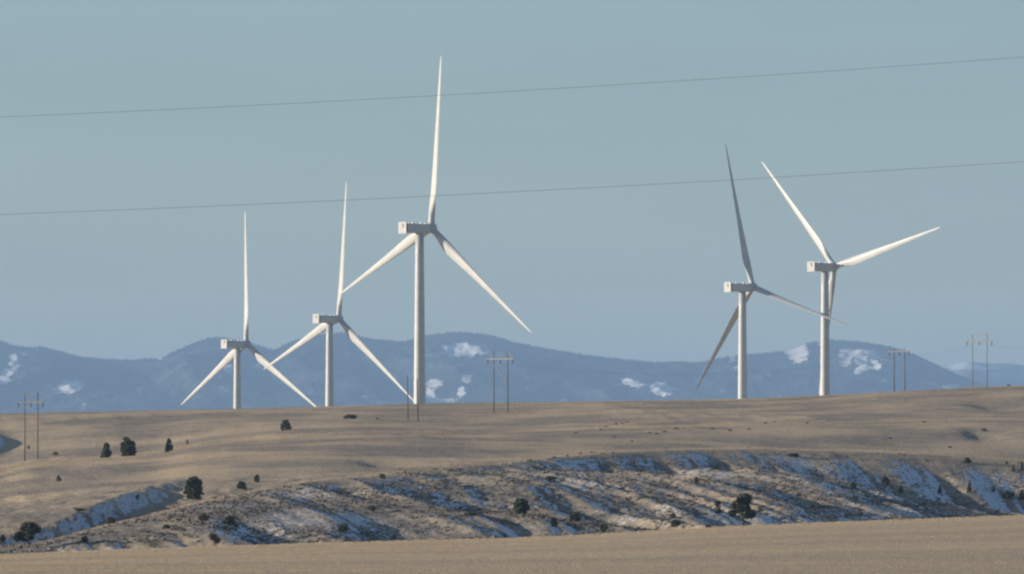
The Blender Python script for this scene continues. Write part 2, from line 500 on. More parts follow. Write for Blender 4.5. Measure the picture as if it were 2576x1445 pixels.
# ---- mountains
y_m = curve([(-900, 850), (0, 858), (30, 871), (75, 877), (100, 874), (150, 885), (200, 900), (260, 905), (330, 908), (400, 903), (440, 885), (480, 868), (520, 853), (550, 850), (600, 857), (640, 868), (690, 884), (730, 862), (770, 850), (820, 842), (870, 839), (910, 850), (960, 857), (1020, 863), (1045, 852), (1080, 845), (1130, 838), (1180, 838), (1240, 847), (1300, 865), (1400, 884), (1500, 899), (1600, 909), (1650, 914), (1700, 912), (1760, 915), (1800, 905), (1850, 896), (1900, 893), (1960, 888), (2000, 878), (2030, 865), (2060, 861), (2100, 857), (2160, 862), (2220, 870), (2280, 886), (2340, 912), (2400, 942), (2450, 962), (2520, 985), (2700, 1010), (3400, 1000)], 8)
MD = 31000.0
def mount_height(X, Y):
    xd = np.clip(CX + FD * X / Y, -900, 3400)
    zc = (HY - y_m(xd)) / FD * MD
    zl = (HY - 1045) / FD * 27400.0
    t = np.clip((Y - 27400) / (MD - 27400), 0, 1)
    front = zl + (zc - zl) * (0.55 * t + 0.45 * t * t * (3 - 2 * t))
    foot = -60 + (zl + 60) * smoothstep(24500, 27400, Y)
    back = zc - (zc * 0.75) * smoothstep(MD, 34500, Y)
    z = np.where(Y < 27400, foot, np.where(Y < MD, front, back))
    env = smoothstep(25500, 28200, Y) * (1 - smoothstep(29500, 30800, Y))
    rdg = fbm((X + 0.15 * Y) / 520, (Y - 0.2 * X) / 1500, 5, 131, 0.5, ridged=True)
    return z + env * 70 * rdg + env * 14 * fbm(X / 130, Y / 300, 3, 141)

rows = np.concatenate([np.linspace(24500, 27400, 16)[:-1], np.linspace(27400, MD, 190), np.linspace(MD + 60, 34500, 20)])
X, Y = fan(rows, 0.076, 760, 22, lambda y: 0.215, 0)
Z = mount_height(X, Y)
mount = fast_mesh("mountain_range", np.stack([X, Y, Z], -1).reshape(-1, 3), grid_faces(*X.shape), M_MOUNT, True)
tag(mount, "blue forested mountain range with snowy clearings behind the turbines", kind="structure")
# snowy clearings: position along range, height on slope, half sizes, strength
CLEARINGS = [(1165, 880, 58, 17, 0, .80), (1098, 893, 16, 9, 0, .55), (180, 972, 27, 14, 0, 1.0), (32, 905, 9, 16, .5, .8), (14, 948, 13, 24, .6, 1.0), (60, 890, 10, 8, 0, .55),
    (40, 925, 8, 14, 0.5, .6), (1662, 980, 24, 16, 0, 1.1), (1588, 964, 24, 8, .35, 1.0), (1618, 970, 12, 4, 0, .6), (1420, 1006, 9, 5, 0, .8), (1092, 966, 22, 12, 0, .75), (1082, 990, 10, 20, 0, .8),
    (1176, 953, 11, 10, 0, .8), (1158, 988, 9, 16, .5, .8), (1112, 1008, 34, 7, 0, .75), (2008, 888, 25, 22, 0, .95), (1985, 884, 14, 10, 0, .6), (2130, 890, 20, 16, 0, .6), (2126, 912, 14, 9, 0, 1.0), (2162, 900, 18, 18, 0, .75),
    (2170, 928, 22, 9, -.4, .9), (2205, 915, 10, 22, -.5, 1.0), (2190, 892, 14, 12, 0, .6), (2070, 868, 14, 6, 0, .5), (2395, 974, 20, 6, 0, 1.1), (2330, 968, 40, 8, 0, .45), (2260, 955, 60, 14, 0, .28), (575, 930, 14, 11, 0, .75), (560, 943, 10, 5, 0, .5),
    (400, 896, 9, 9, 0, .7), (415, 888, 5, 10, 0, .5), (1842, 902, 8, 12, 0, .5), (1862, 925, 24, 5, 0, .5), (650, 920, 10, 8, 0, .5), (210, 1020, 10, 4, 0, .5), (920, 900, 40, 14, 0, .22), (1850, 990, 60, 12, 0, .22), (1780, 955, 50, 12, 0, .18), (2250, 990, 60, 8, 0, .3), (760, 980, 60, 18, 0, .14), (120, 1000, 60, 12, 0, .15)]
xd = CX + FD * X / Y; yd = HY - FD * Z / Y
wx = 17 * fbm(X / 45, Y / 140, 4, 151, 0.6); wy = 9 * fbm(X / 45, Y / 140, 4, 161, 0.6)
snow = np.zeros_like(X)
for (px, py, rx, ry, rot, st) in CLEARINGS:
    rx, ry = rx * 1.2, ry * 1.2
    dx, dy = xd + wx - px, yd + wy - py
    u = dx * math.cos(rot) + dy * math.sin(rot); v = -dx * math.sin(rot) + dy * math.cos(rot)
    snow = np.maximum(snow, st * (1 - smoothstep(0.45, 1.35, np.sqrt((u / rx) ** 2 + (v / ry) ** 2))))
snow += 0.46 * smoothstep(0.0, 0.5, fbm((X + 0.2 * Y) / 150, Y / 700, 4, 155, 0.6)) * smoothstep(-0.2, 0.4, fbm(X / 420, Y / 900, 2, 157))
add_attr(mount, "snow", snow.ravel())

# farther snowy range on the right
y_f = curve([(1900, 990), (2250, 950), (2330, 925), (2380, 918), (2440, 911), (2490, 915), (2530, 914), (2576, 920), (2700, 925), (3000, 905), (3400, 930)], 8)
rows = np.linspace(35500, 42000, 60)
X, Y = np.meshgrid((np.linspace(2150, 3100, 300) - CX) / FD, rows)
X = X * Y
xdf = CX + FD * X / Y
zc = (HY - y_f(xdf)) / FD * 40000
Z = -60 + (zc + 60) * np.where(Y < 40000, smoothstep(35000, 40000, Y), 1 - 0.5 * smoothstep(40000, 42500, Y))
Z += 40 * fbm(X / 500, Y / 1200, 4, 171, 0.5, True) * smoothstep(35500, 37500, Y) * (1 - smoothstep(39000, 39900, Y))
farm = fast_mesh("distant_mountain_range", np.stack([X, Y, Z], -1).reshape(-1, 3), grid_faces(*X.shape), M_MOUNT, True)
tag(farm, "pale snowy mountains farther off at the right", kind="structure")
ydf = HY - FD * Z / Y
sn = (0.25 + 0.75 * smoothstep(-0.25, 0.35, fbm(X / 260, Y / 900, 4, 181))) * smoothstep(2150, 2350, xdf) * (1 - smoothstep(940, 975, ydf + 0.05 * (xdf - 2440)))
add_attr(farm, "snow", sn.ravel())

# conifers clothing the range: nobody could count them
def cones(n, pts, hgt, wid):
    k = 4
    ang = RNG.uniform(0, 6.28, n)
    co = np.empty((n, k + 1, 3))
    for j in range(k):
        a = ang + j * 2 * math.pi / k
        co[:, j, 0] = pts[:, 0] + np.cos(a) * wid; co[:, j, 1] = pts[:, 1] + np.sin(a) * wid; co[:, j, 2] = pts[:, 2] - 0.5
    co[:, k] = pts + np.c_[np.zeros(n), np.zeros(n), hgt]
    base = np.arange(n)[:, None] * (k + 1)
    fc = np.concatenate([np.c_[base[:, 0] + j, base[:, 0] + (j + 1) % k, base[:, 0] + k][:, None] for j in range(k)], 1).reshape(-1, 3)
    return co.reshape(-1, 3), fc
n1_, n2_ = 8000, 26000
yy = np.concatenate([RNG.uniform(30500, 31080, n1_), RNG.uniform(27400, 31000, n2_)])
xx = RNG.uniform(-0.078, 0.078, n1_ + n2_) * yy
zz = mount_height(xx, yy)
xq = CX + FD * xx / yy; yq = HY - FD * zz / yy
ok = fbm((xx + 0.2 * yy) / 150, yy / 700, 4, 155, 0.6) + 0.4 * fbm(xx / 160, yy / 160, 2, 191) < 0.22
ok |= yy > 30450
for (px, py, rx, ry, rot, st) in CLEARINGS:
    if st > .4:
        ok &= ((xq - px) / rx) ** 2 + ((yq - py) / (ry + 4)) ** 2 > 1.1
p = np.c_[xx, yy, zz][ok]
hh = RNG.uniform(5, 12, len(p)) * (0.6 + 0.5 * RNG.random(len(p)))
co, fc = cones(len(p), p, hh, hh * 0.27)
forest = fast_mesh("forest", co, fc, M_FOREST)
tag(forest, "dark conifer forest covering the mountain range", kind="stuff")

# ------------------------------------------------------------------ grass and brush ground cover
def tufts(name, X, Y, w, h, blades, mat, lean=0.35, sink=0.02, drop=None):
    n = len(X)
    Zg = H(X, Y)
    co = np.empty((n, blades, 3, 3))
    for j in range(blades):
        a = RNG.uniform(0, 2 * math.pi, n)
        ox = RNG.normal(0, 1, n) * w * 0.5; oy = RNG.normal(0, 1, n) * w * 0.5
        lx = RNG.normal(0, lean, n) * h; ly = RNG.normal(0, lean, n) * h
        ca, sa = np.cos(a) * w * 0.5, np.sin(a) * w * 0.5
        hj = h * RNG.uniform(0.55, 1.1, n)
        co[:, j, 0] = np.c_[X + ox - ca, Y + oy - sa, Zg - sink]
        co[:, j, 1] = np.c_[X + ox + ca, Y + oy + sa, Zg - sink]
        co[:, j, 2] = np.c_[X + ox + lx, Y + oy + ly, Zg + hj]
    fc = np.arange(n * blades * 3).reshape(-1, 3)
    return fast_mesh(name, co.reshape(-1, 3), fc, mat)

n = 150000
Yt = 385 + (805 - 385) * RNG.random(n) ** 0.85
Xt = RNG.uniform(-0.0745, 0.0745, n) * Yt
edge_ = 1 + 2.2 * smoothstep(760, 800, Yt) * (RNG.random(n) < 0.5)
tag(tufts("field_grass", Xt, Yt, RNG.uniform(0.04, 0.12, n) * edge_, RNG.uniform(0.02, 0.06, n) * edge_, 2, M_FIELD_GRASS), "short dry tan stubble covering the near field", kind="stuff")

n = 170000
Yt = 880 + (1935 - 880) * RNG.random(n) ** 0.8
Xt = RNG.uniform(-0.0735, 0.0735, n) * Yt
_, xdt, dspt = base_height(Xt, Yt)
inbank = smoothstep(860, 905, Yt) * (1 - smoothstep(dspt - 40, dspt - 5, Yt))
keep = RNG.random(n) > 0.55 * inbank
Xt, Yt = Xt[keep], Yt[keep]
tag(tufts("hill_grass", Xt, Yt, RNG.uniform(0.12, 0.38, len(Xt)), RNG.uniform(0.04, 0.14, len(Xt)), 2, M_HILL_GRASS), "dry bunch grass covering the hillside", kind="stuff")

n = 60000
Yt = 880 + (1420 - 880) * RNG.random(n)
Xt = RNG.uniform(-0.0735, 0.0735, n) * Yt
_, xdt, dspt = base_height(Xt, Yt)
inbank = smoothstep(860, 905, Yt) * (1 - smoothstep(dspt - 40, dspt - 5, Yt))
dens = inbank * smoothstep(-0.35, 0.35, fbm(Xt / 14, Yt / 30, 3, 201))
keep = RNG.random(n) < dens
Xt, Yt = Xt[keep], Yt[keep]
tag(tufts("sagebrush_cover", Xt, Yt, RNG.uniform(0.15, 0.45, len(Xt)), RNG.uniform(0.10, 0.38, len(Xt)), 5, M_SAGE, lean=0.6), "low dark sagebrush scattered over the snowy bank", kind="stuff")

# ------------------------------------------------------------------ wind turbines
def lathe(profile, seg=28, axis='Z'):
    v, f = [], []
    for (r, z) in profile:
        for i in range(seg):
            a = 2 * math.pi * i / seg
            c_, s_ = math.cos(a) * r, math.sin(a) * r
            v.append((c_, s_, z) if axis == 'Z' else (c_, z, s_))
    for k in range(len(profile) - 1):
        for i in range(seg):
            a, b_ = k * seg + i, k * seg + (i + 1) % seg
            f.append((a, b_, b_ + seg, a + seg))
    f.append(tuple(range(seg))[::-1]); f.append(tuple((len(profile) - 1) * seg + i for i in range(seg)))
    return v, f

def chamfer_box(x0, x1, y0, y1, z0, z1, c=0.3, taper=1.0):
    """box along Y with chamfered long edges"""
    ring = [(x0 + c, z0), (x1 - c, z0), (x1, z0 + c), (x1, z1 - c), (x1 - c, z1), (x0 + c, z1), (x0, z1 - c), (x0, z0 + c)]
    v = [(x, y0, z) for x, z in ring] + [(x * taper, y1, (z - (z0 + z1) / 2) * taper + (z0 + z1) / 2) for x, z in ring]
    f = [(i, (i + 1) % 8, 8 + (i + 1) % 8, 8 + i) for i in range(8)] + [tuple(range(8))[::-1], tuple(range(8, 16))]
    return v, f

def airfoil(chord, th, circ, n=18):
    """closed section; +x = leading edge, y = thickness; origin on pitch axis"""
    pts = []
    for i in range(n):
        a = 2 * math.pi * i / n
        xc = 0.5 * (1 + math.cos(a))          # 1 = leading, 0 = trailing
        s_ = 1 - xc
        yt = 5 * th * (0.2969 * math.sqrt(max(s_, 0)) - 0.126 * s_ - 0.3516 * s_**2 + 0.2843 * s_**3 - 0.1036 * s_**4)
        ya = yt * (1 if a < math.pi else -1) + 0.03 * math.sin(math.pi * xc)
        px, py = (xc - 0.68) * chord, ya * chord
        qx, qy = math.cos(a) * chord / 2, math.sin(a) * chord / 2
        pts.append((px * (1 - circ) + qx * circ, py * (1 - circ) + qy * circ))
    return pts

BLADE_SECTIONS = [  # radius, chord, thickness, circularity, twist deg
    (1.2, 2.05, .5, 1, 0), (2.8, 2.05, .5, 1, 0), (4.6, 2.25, .5, .75, 12), (6.8, 2.9, .42, .35, 13.5), (9.2, 3.35, .36, .08, 13), (11.5, 3.42, .30, 0, 11.5), (15, 3.15, .27, 0, 9), (20, 2.7, .24, 0, 6.5),
    (26, 2.25, .21, 0, 4.5), (32, 1.88, .20, 0, 3), (38, 1.52, .18, 0, 1.8), (44, 1.18, .17, 0, .9), (49, .88, .16, 0, .3), (52.5, .64, .15, 0, 0), (54.2, .42, .15, 0, 0), (55, .12, .15, 0, 0)]

def blade_geom(alpha, cone, pitch, tilt):
    """blade in turbine coordinates (Y = rotor axis before tilt); origin at the hub centre"""
    n = Vector((0, math.cos(tilt), math.sin(tilt)))
    h = Vector((1, 0, 0)); v = h.cross(n)
    rad = v * math.cos(alpha) + h * math.sin(alpha)
    tan = -v * math.sin(alpha) + h * math.cos(alpha)
    span = rad * math.cos(cone) + n * math.sin(cone)
    le0 = -tan
    nn = span.cross(le0).normalized()
    if nn.dot(n) < 0: nn = -nn
    V, F = [], []
    ns = 18
    for (r, ch, th, ci, tw) in BLADE_SECTIONS:
        be = math.radians(tw) + pitch
        cd = le0 * math.cos(be) + nn * math.sin(be)
        td = nn * math.cos(be) - le0 * math.sin(be)
        bend = nn * (0.2 * (r / BLADE_R) ** 2.2) 
        for (px, py) in airfoil(ch, th, ci, ns):
            V.append(span * r + bend + cd * px - td * py)
    for k in range(len(BLADE_SECTIONS) - 1):
        for i in range(ns):
            a, b_ = k * ns + i, k * ns + (i + 1) % ns
            F.append((a, b_, b_ + ns, a + ns))
    F.append(tuple(range(ns))); F.append(tuple((len(BLADE_SECTIONS) - 1) * ns + i for i in range(ns))[::-1])
    return V, F

TURB_LABELS = [
    "farthest left white wind turbine, smallest of five, nacelle against the mountain crest",
    "white wind turbine just left of the tallest one, second from the left",
    "tallest and nearest white wind turbine, upright blade reaching near the top",
    "wind turbine with narrow shaded grey feathered blades, left one of the right pair",
    "rightmost white wind turbine with two blades raised in a V",
]
G_TURB = "wind turbines standing behind the ridge"
TILT = math.radians(5)
for i, ((hx, hy), R, yaw, roll, cone, pitch) in enumerate(TURBINES):
    bx_, by_, bz_ = tb[i]
    gz = float(H(np.array([bx_]), np.array([by_]))[0])
    root = empty("wind_turbine", (bx_, by_, gz), -math.radians(yaw))
    tag(root, TURB_LABELS[i], "wind turbine", G_TURB)
    hz = bz_ + HUB_H - gz                      # hub height above the ground it stands on
    top = hz - 1.95
    prof = [(2.12, -1.0)] + [(2.10 - 0.80 * (k / 12) ** 1.15, top * k / 12) for k in range(13)]
    v, f = lathe(prof, 32); mesh_obj("tower", v, f, M_WHITE, root, True)
    v, f = lathe([(1.30, top), (1.62, top + .18), (1.62, top + .55)], 32); mesh_obj("yaw_bearing", v, f, M_WHITE, root)
    nz = hz - 0.35
    v, f = chamfer_box(-1.75, 1.75, -6.2, 3.0, nz - 1.5, nz + 1.45, 0.35)
    nac = mesh_obj("nacelle", v, f, M_WHITE, root)
    v, f = chamfer_box(-1.95, 1.95, -7.1, -6.75, nz - 1.75, nz + 1.95, 0.22)
    pan = mesh_obj("rear_panel", v, f, M_PANEL, nac)
    v, f = chamfer_box(-1.45, 1.45, -6.75, -6.2, nz - 1.3, nz + 1.3, 0.2); mesh_obj("rear_recess_fill", v, f, M_RECESS_SHADE, nac)  # block filling the gap; the recess shade is put into its colour
    # small dark emblem: a hooked stroke on the rear panel
    cx_, cz_ = 0.15, nz + 0.75
    V, F = [], []
    path = [(-.38, .42), (-.1, .62), (.22, .5), (.3, .15), (.1, -.15), (.42, -.62)]
    for k, (a, bb) in enumerate(path):
        wv = 0.16
        for yy_ in (-7.095, -7.16):
            V += [(cx_ + a - wv, yy_, cz_ + bb), (cx_ + a + wv, yy_, cz_ + bb)]
    for k in range(len(path) - 1):
        a = k * 4; c4 = a + 4
        F += [(a + 2, a + 3, c4 + 3, c4 + 2), (a, a + 2, c4 + 2, c4), (a + 1, c4 + 1, c4 + 3, a + 3)]
    F += [(0, 1, 3, 2), (len(V) - 4, len(V) - 2, len(V) - 1, len(V) - 3)]
    mesh_obj("emblem", V, F, M_MARK, nac)
    # roof fittings
    for (ry, sx, hgt) in ((-5.0, .35, .35), (-3.6, .3, .55), (-0.2, .3, .55), (1.5, .4, .3)):
        v, f = chamfer_box(.9 - sx, .9 + sx, ry - .22, ry + .22, nz + 1.44, nz + 1.45 + hgt, .06)
        mesh_obj("roof_fitting", v, f, M_WHITE, nac)
    # hub and blades about the tilted axis
    hub_c = Vector((0, OVERHANG, hz))
    prof = [(.05, 2.15), (.6, 2.0), (1.15, 1.55), (1.5, .9), (1.6, 0.1), (1.6, -.7), (1.45, -1.35), (1.2, -1.75)][::-1]
    v, f = lathe(prof, 28, 'Y')
    rt = Matrix.Rotation(TILT, 3, 'X')
    v = [hub_c + rt @ Vector(q) for q in v]
    mesh_obj("hub", v, f, M_WHITE, root, True)
    for k in range(3):
        V, F = blade_geom(math.radians(roll + 120 * k), math.radians(cone), math.radians(pitch), TILT)
        mesh_obj("blade", [hub_c + q for q in V], F, M_WHITE, root, True)

# ------------------------------------------------------------------ power line structures
def bar(p0, p1, r0, r1=None, seg=8):
    p0, p1 = Vector(p0), Vector(p1); r1 = r0 if r1 is None else r1
    d = (p1 - p0).normalized()
    a = d.orthogonal().normalized(); b_ = d.cross(a)
    v = []
    for p_, r in ((p0, r0), (p1, r1)):
        for i in range(seg):
            t = 2 * math.pi * i / seg
            v.append(p_ + a * (math.cos(t) * r) + b_ * (math.sin(t) * r))
    f = [(i, (i + 1) % seg, seg + (i + 1) % seg, seg + i) for i in range(seg)] + [tuple(range(seg))[::-1], tuple(range(seg, 2 * seg))]
    return v, f

def beam(p0, p1, w, h):
    p0, p1 = Vector(p0), Vector(p1)
    d = (p1 - p0).normalized(); up = Vector((0, 0, 1)); s_ = d.cross(up).normalized(); u = s_.cross(d)
    v = [q + s_ * (sx * w / 2) + u * (sz * h / 2) for q in (p0, p1) for sx, sz in ((-1, -1), (1, -1), (1, 1), (-1, 1))]
    f = [(0, 1, 5, 4), (1, 2, 6, 5), (2, 3, 7, 6), (3, 0, 4, 7), (3, 2, 1, 0), (4, 5, 6, 7)]
    return v, f

G_H = "two-pole power line frames along the ridge"
def h_frame(base, height, gap, rot, label, wood, arm_dz=-2.0, arm_over=1.7, brace=True, tie=False, short=True, arm_mat=None):
    root = empty("power_pole_frame", base, rot)
    tag(root, label, "power pole", G_H)
    g = gap / 2
    ca, sa = math.cos(rot), math.sin(rot)
    for sx in (-1, 1):
        px, py = base[0] + ca * sx * g, base[1] + sa * sx * g
        gz = float(H(np.array([px]), np.array([py]))[0]) - base[2]
        v, f = bar((sx * g, 0, gz - 0.6), (sx * g, 0, height), 0.15, 0.10, 10)
        mesh_obj("pole", v, f, wood, root, True)
    za = height + arm_dz
    am = arm_mat or M_PALEWOOD
    v, f = beam((-g - arm_over, -0.27, za), (g + arm_over, -0.27, za), 0.20, 0.34); mesh_obj("crossarm", v, f, am, root)
    if short:
        v, f = beam((g + 0.15, -0.27, height - 0.3), (g + arm_over, -0.27, za + .2), 0.14, 0.18); mesh_obj("arm_brace", v, f, am, root)
    if tie:
        v, f = beam((-g, -0.2, height - 0.35), (g, -0.2, height - 0.35), 0.12, 0.18); mesh_obj("top_tie", v, f, am, root)
    if brace:
        v, f = beam((-g + .1, -0.27, height * 0.78), (g - .1, -0.27, height * 0.47), 0.13, 0.16); mesh_obj("diagonal_brace", v, f, am, root)
    for q in (-g - arm_over + .2, 0, g + arm_over - .2):
        v, f = lathe([(.05, 0), (.13, .1), (.13, .2), (.07, .25), (.13, .35), (.13, .45), (.07, .5), (.13, .6), (.13, .75), (.06, .8), (.13, .9), (.05, 1.0)], 8)
        v = [(a + q, b_ - .27, c_ + za - .17 - 1.0) for a, b_, c_ in v]
        mesh_obj("insulator", v, f, M_INSUL, root)
    return root, za

b1 = hit(1260, 1039)
fr1, _ = h_frame(b1, 155 * b1.y / FD, 40 * b1.y / FD, -0.5, "dark two-pole frame with white crossarm and diagonal brace right of the tallest turbine", M_WOOD, arm_dz=-20 * b1.y / FD)
b2 = hit(79, 1158)
fr2, _ = h_frame(b2, 170 * b2.y / FD, 37 * b2.y / FD, -0.45, "leftmost tall two-pole frame standing on the grassy slope by the left edge", M_WOOD, arm_dz=-2.2, brace=False, tie=True, short=False, arm_mat=M_STEELPOLE)
def ridge_pt(xd, D, drop=0.0):
    X_ = (xd - CX) / FD * D
    return Vector((X_, D, float(H(np.array([X_]), np.array([D]))[0]) - drop))
b3 = ridge_pt(2263, 1950.0)
h3 = (HY - 878) / FD * b3.y - b3.z
fr3, _ = h_frame(b3, h3, 29 * b3.y / FD, -0.45, "thin dark two-pole frame on the ridge between the rightmost turbine and the pale frame", M_WOOD, arm_dz=-0.75, arm_over=1.5, brace=False, short=False)
b4 = ridge_pt(2465, 1960.0)
h4 = (HY - 839) / FD * b4.y - b4.z
fr4, _ = h_frame(b4, h4, 40 * b4.y / FD, -0.5, "pale grey two-pole frame at far right on the ridge", M_STEELPOLE, arm_dz=-20 * b4.y / FD, brace=False, tie=True, short=False)
# two slim bare poles by the tallest turbine's foot
for (xa, yb_, yt_, lab) in ((1026.5, 1055, 946, "slim bare wooden pole left of the tallest turbine's tower"), (1051.5, 1061, 956, "slim bare wooden pole in front of the tallest turbine's tower")):
    p_ = hit(xa, yb_)
    root = empty("utility_pole", p_)
    tag(root, lab, "utility pole", "slim bare poles by the tallest tower")
    hgt = (yb_ - yt_) * p_.y / FD
    v, f = bar((0, 0, -0.5), (-0.18, 0, hgt), 0.17, 0.11, 10); mesh_obj("shaft", v, f, M_WOOD, root, True)
    v, f = bar((-0.18, 0, hgt), (-0.18, 0, hgt + 0.35), 0.05, 0.03, 6); mesh_obj("pole_cap", v, f, M_INSUL, root)

def wire(name, p0, p1, sag, r, label, cat, group, seg=48):
    p0, p1 = Vector(p0), Vector(p1)
    pts = []
    for k in range(seg + 1):
        t = k / seg
        q = p0.lerp(p1, t); q.z -= 4 * sag * t * (1 - t)
        pts.append(q)
    v, f = [], []
    d = (p1 - p0).normalized(); s_ = d.cross(Vector((0, 0, 1))).normalized(); u = s_.cross(d)
    for q in pts:
        for i in range(6):
            a = math.pi * i / 3
            v.append(q + s_ * (math.cos(a) * r) + u * (math.sin(a) * r))
    for k in range(seg):
        for i in range(6):
            a, b_ = k * 6 + i, k * 6 + (i + 1) % 6
            f.append((a, b_, b_ + 6, a + 6))
    o = mesh_obj(name, v, f, M_WIRE, None, True)
    return tag(o, label, cat, group)

G_NEAR = "near wires crossing the sky"
def near_wire(pts, D, r, label):
    # fit a parabola through the observed points and run it from pole to pole beyond the frame
    p_ = np.array(pts, float)
    x = (p_[:, 0] - CX) / FD * D; z = (HY - p_[:, 1]) / FD * D
    c_ = np.polyfit(x, z, 2)
    xs = np.linspace(-38, 38, 60)
    v, f = [], []
    for q in xs:
        zz_ = np.polyval(c_, q)
        for i in range(6):
            a = math.pi * i / 3
            v.append((q, D + math.cos(a) * r, zz_ + math.sin(a) * r))
    for k in range(len(xs) - 1):
        for i in range(6):
            a, b_ = k * 6 + i, k * 6 + (i + 1) % 6
            f.append((a, b_, b_ + 6, a + 6))
    o = mesh_obj("overhead_wire", v, f, M_WIRE, None, True)
    tag(o, label, "wire", G_NEAR)
near_wire([(0, 294), (700, 262), (1100, 240), (1700, 203), (2576, 143)], 170.0, 0.0048, "upper thin grey wire crossing the sky, passing the tallest turbine's blade near its tip")
near_wire([(0, 540), (600, 517), (1100, 490), (1850, 454), (2576, 406)], 170.0, 0.0048, "lower thin grey wire crossing the sky, passing the tallest turbine's upright blade near its root")

G_FAR = "power line conductors strung between ridge frames"
wire("power_conductor", fr1.location + Vector((0, -.27, 155 * b1.y / FD - 20 * b1.y / FD - 1.2)), fr3.location + Vector((0, -.27, h3 - 1.9)), 3.6, 0.022, "faint conductor sagging from the braced frame to the frame beside the rightmost turbine", "wire", G_FAR)
wire("power_conductor", fr3.location + Vector((1.5, -.27, h3 - 1.9)), fr4.location + Vector((-2, -.27, h4 - 3.3)), .6, 0.02, "faint short conductor between the two right-hand ridge frames", "wire", G_FAR)
wire("power_conductor", fr4.location + Vector((2, -.27, h4 - 3.3)), fr4.location + Vector((60, 30, h4 - 2)), 1.5, 0.022, "faint conductor leaving the pale frame toward the right edge", "wire", G_FAR)

# ------------------------------------------------------------------ trees and shrubs
def foliage(n, h, w, style, rs):
    """leaf clumps spread through a crown; returns verts, faces in local coordinates (base z = 0)"""
    V = np.empty((n, 3, 3)); k = 0
    lobes = []
    if style in ('pine', 'scrub'):
        for _ in range(9 if style == 'pine' else 13):
            t = rs.uniform(0.30 if style == 'pine' else 0.10, 1.0)
            a = rs.uniform(0, 6.28); rr = rs.uniform(0.1, 0.55) * (1.15 - 0.65 * t)
            lobes.append((math.cos(a) * rr * w * .8, math.sin(a) * rr * w * .8, h * t * 0.9, w * rs.uniform(.15, .27), h * rs.uniform(.09, .16)))
    elif style == 'brush':
        for _ in range(7):
            a = rs.uniform(0, 6.28); rr = rs.uniform(0, .5)
            lobes.append((math.cos(a) * rr * w * .75, math.sin(a) * rr * w * .75, h * rs.uniform(.25, .75), w * rs.uniform(.14, .26), h * rs.uniform(.18, .3)))
    else:
        for _ in range(44):
            t = rs.uniform(0.02, 0.93) 
            if style == 'cone': rad = 0.5 * (1 - t) ** 0.75
            elif style == 'mound': rad = 0.5 * math.sqrt(max(0, 1 - t ** 2))
            else: rad = 0.5 * max(0.12, math.sin(math.pi * min(1, (0.18 + 0.80 * t))) ** 0.6)
            a = rs.uniform(0, 6.28); q = rs.uniform(0.6, .88)
            lobes.append((math.cos(a) * rad * w * q * .82, math.sin(a) * rad * w * q * .82, h * t, w * rs.uniform(.07, .13), h * rs.uniform(.05, .10)))
        lobes.append((0, 0, h * (.30 if style == "cone" else .45), w * .36, h * (.28 if style == "cone" else .42)))
        if style != 'mound': lobes.append((0, 0, h * .82, w * .10, h * .17))
    L = np.array(lobes)
    vol = L[:, 3] ** 2 * L[:, 4]; pr = vol ** 0.75; pr /= pr.sum()
    rng = np.random.default_rng(rs.randint(0, 10 ** 6))
    li = rng.choice(len(L), n, p=pr)
    d = rng.normal(size=(n, 3)); d /= np.linalg.norm(d, axis=1)[:, None]
    rr = rng.random(n) ** 0.45
    c = L[li, :3] + d * rr[:, None] * np.c_[L[li, 3], L[li, 3], L[li, 4]]
    c[:, 2] = np.maximum(c[:, 2], 0.02 * h)
    ls = 0.042 * (w + h) * 0.5 * rng.uniform(.6, 1.5, n) + 0.05
    for j in range(3):
        e = rng.normal(size=(n, 3)); e /= np.linalg.norm(e, axis=1)[:, None]
        V[:, j] = c + e * ls[:, None]
    return V.reshape(-1, 3), np.arange(n * 3).reshape(-1, 3)

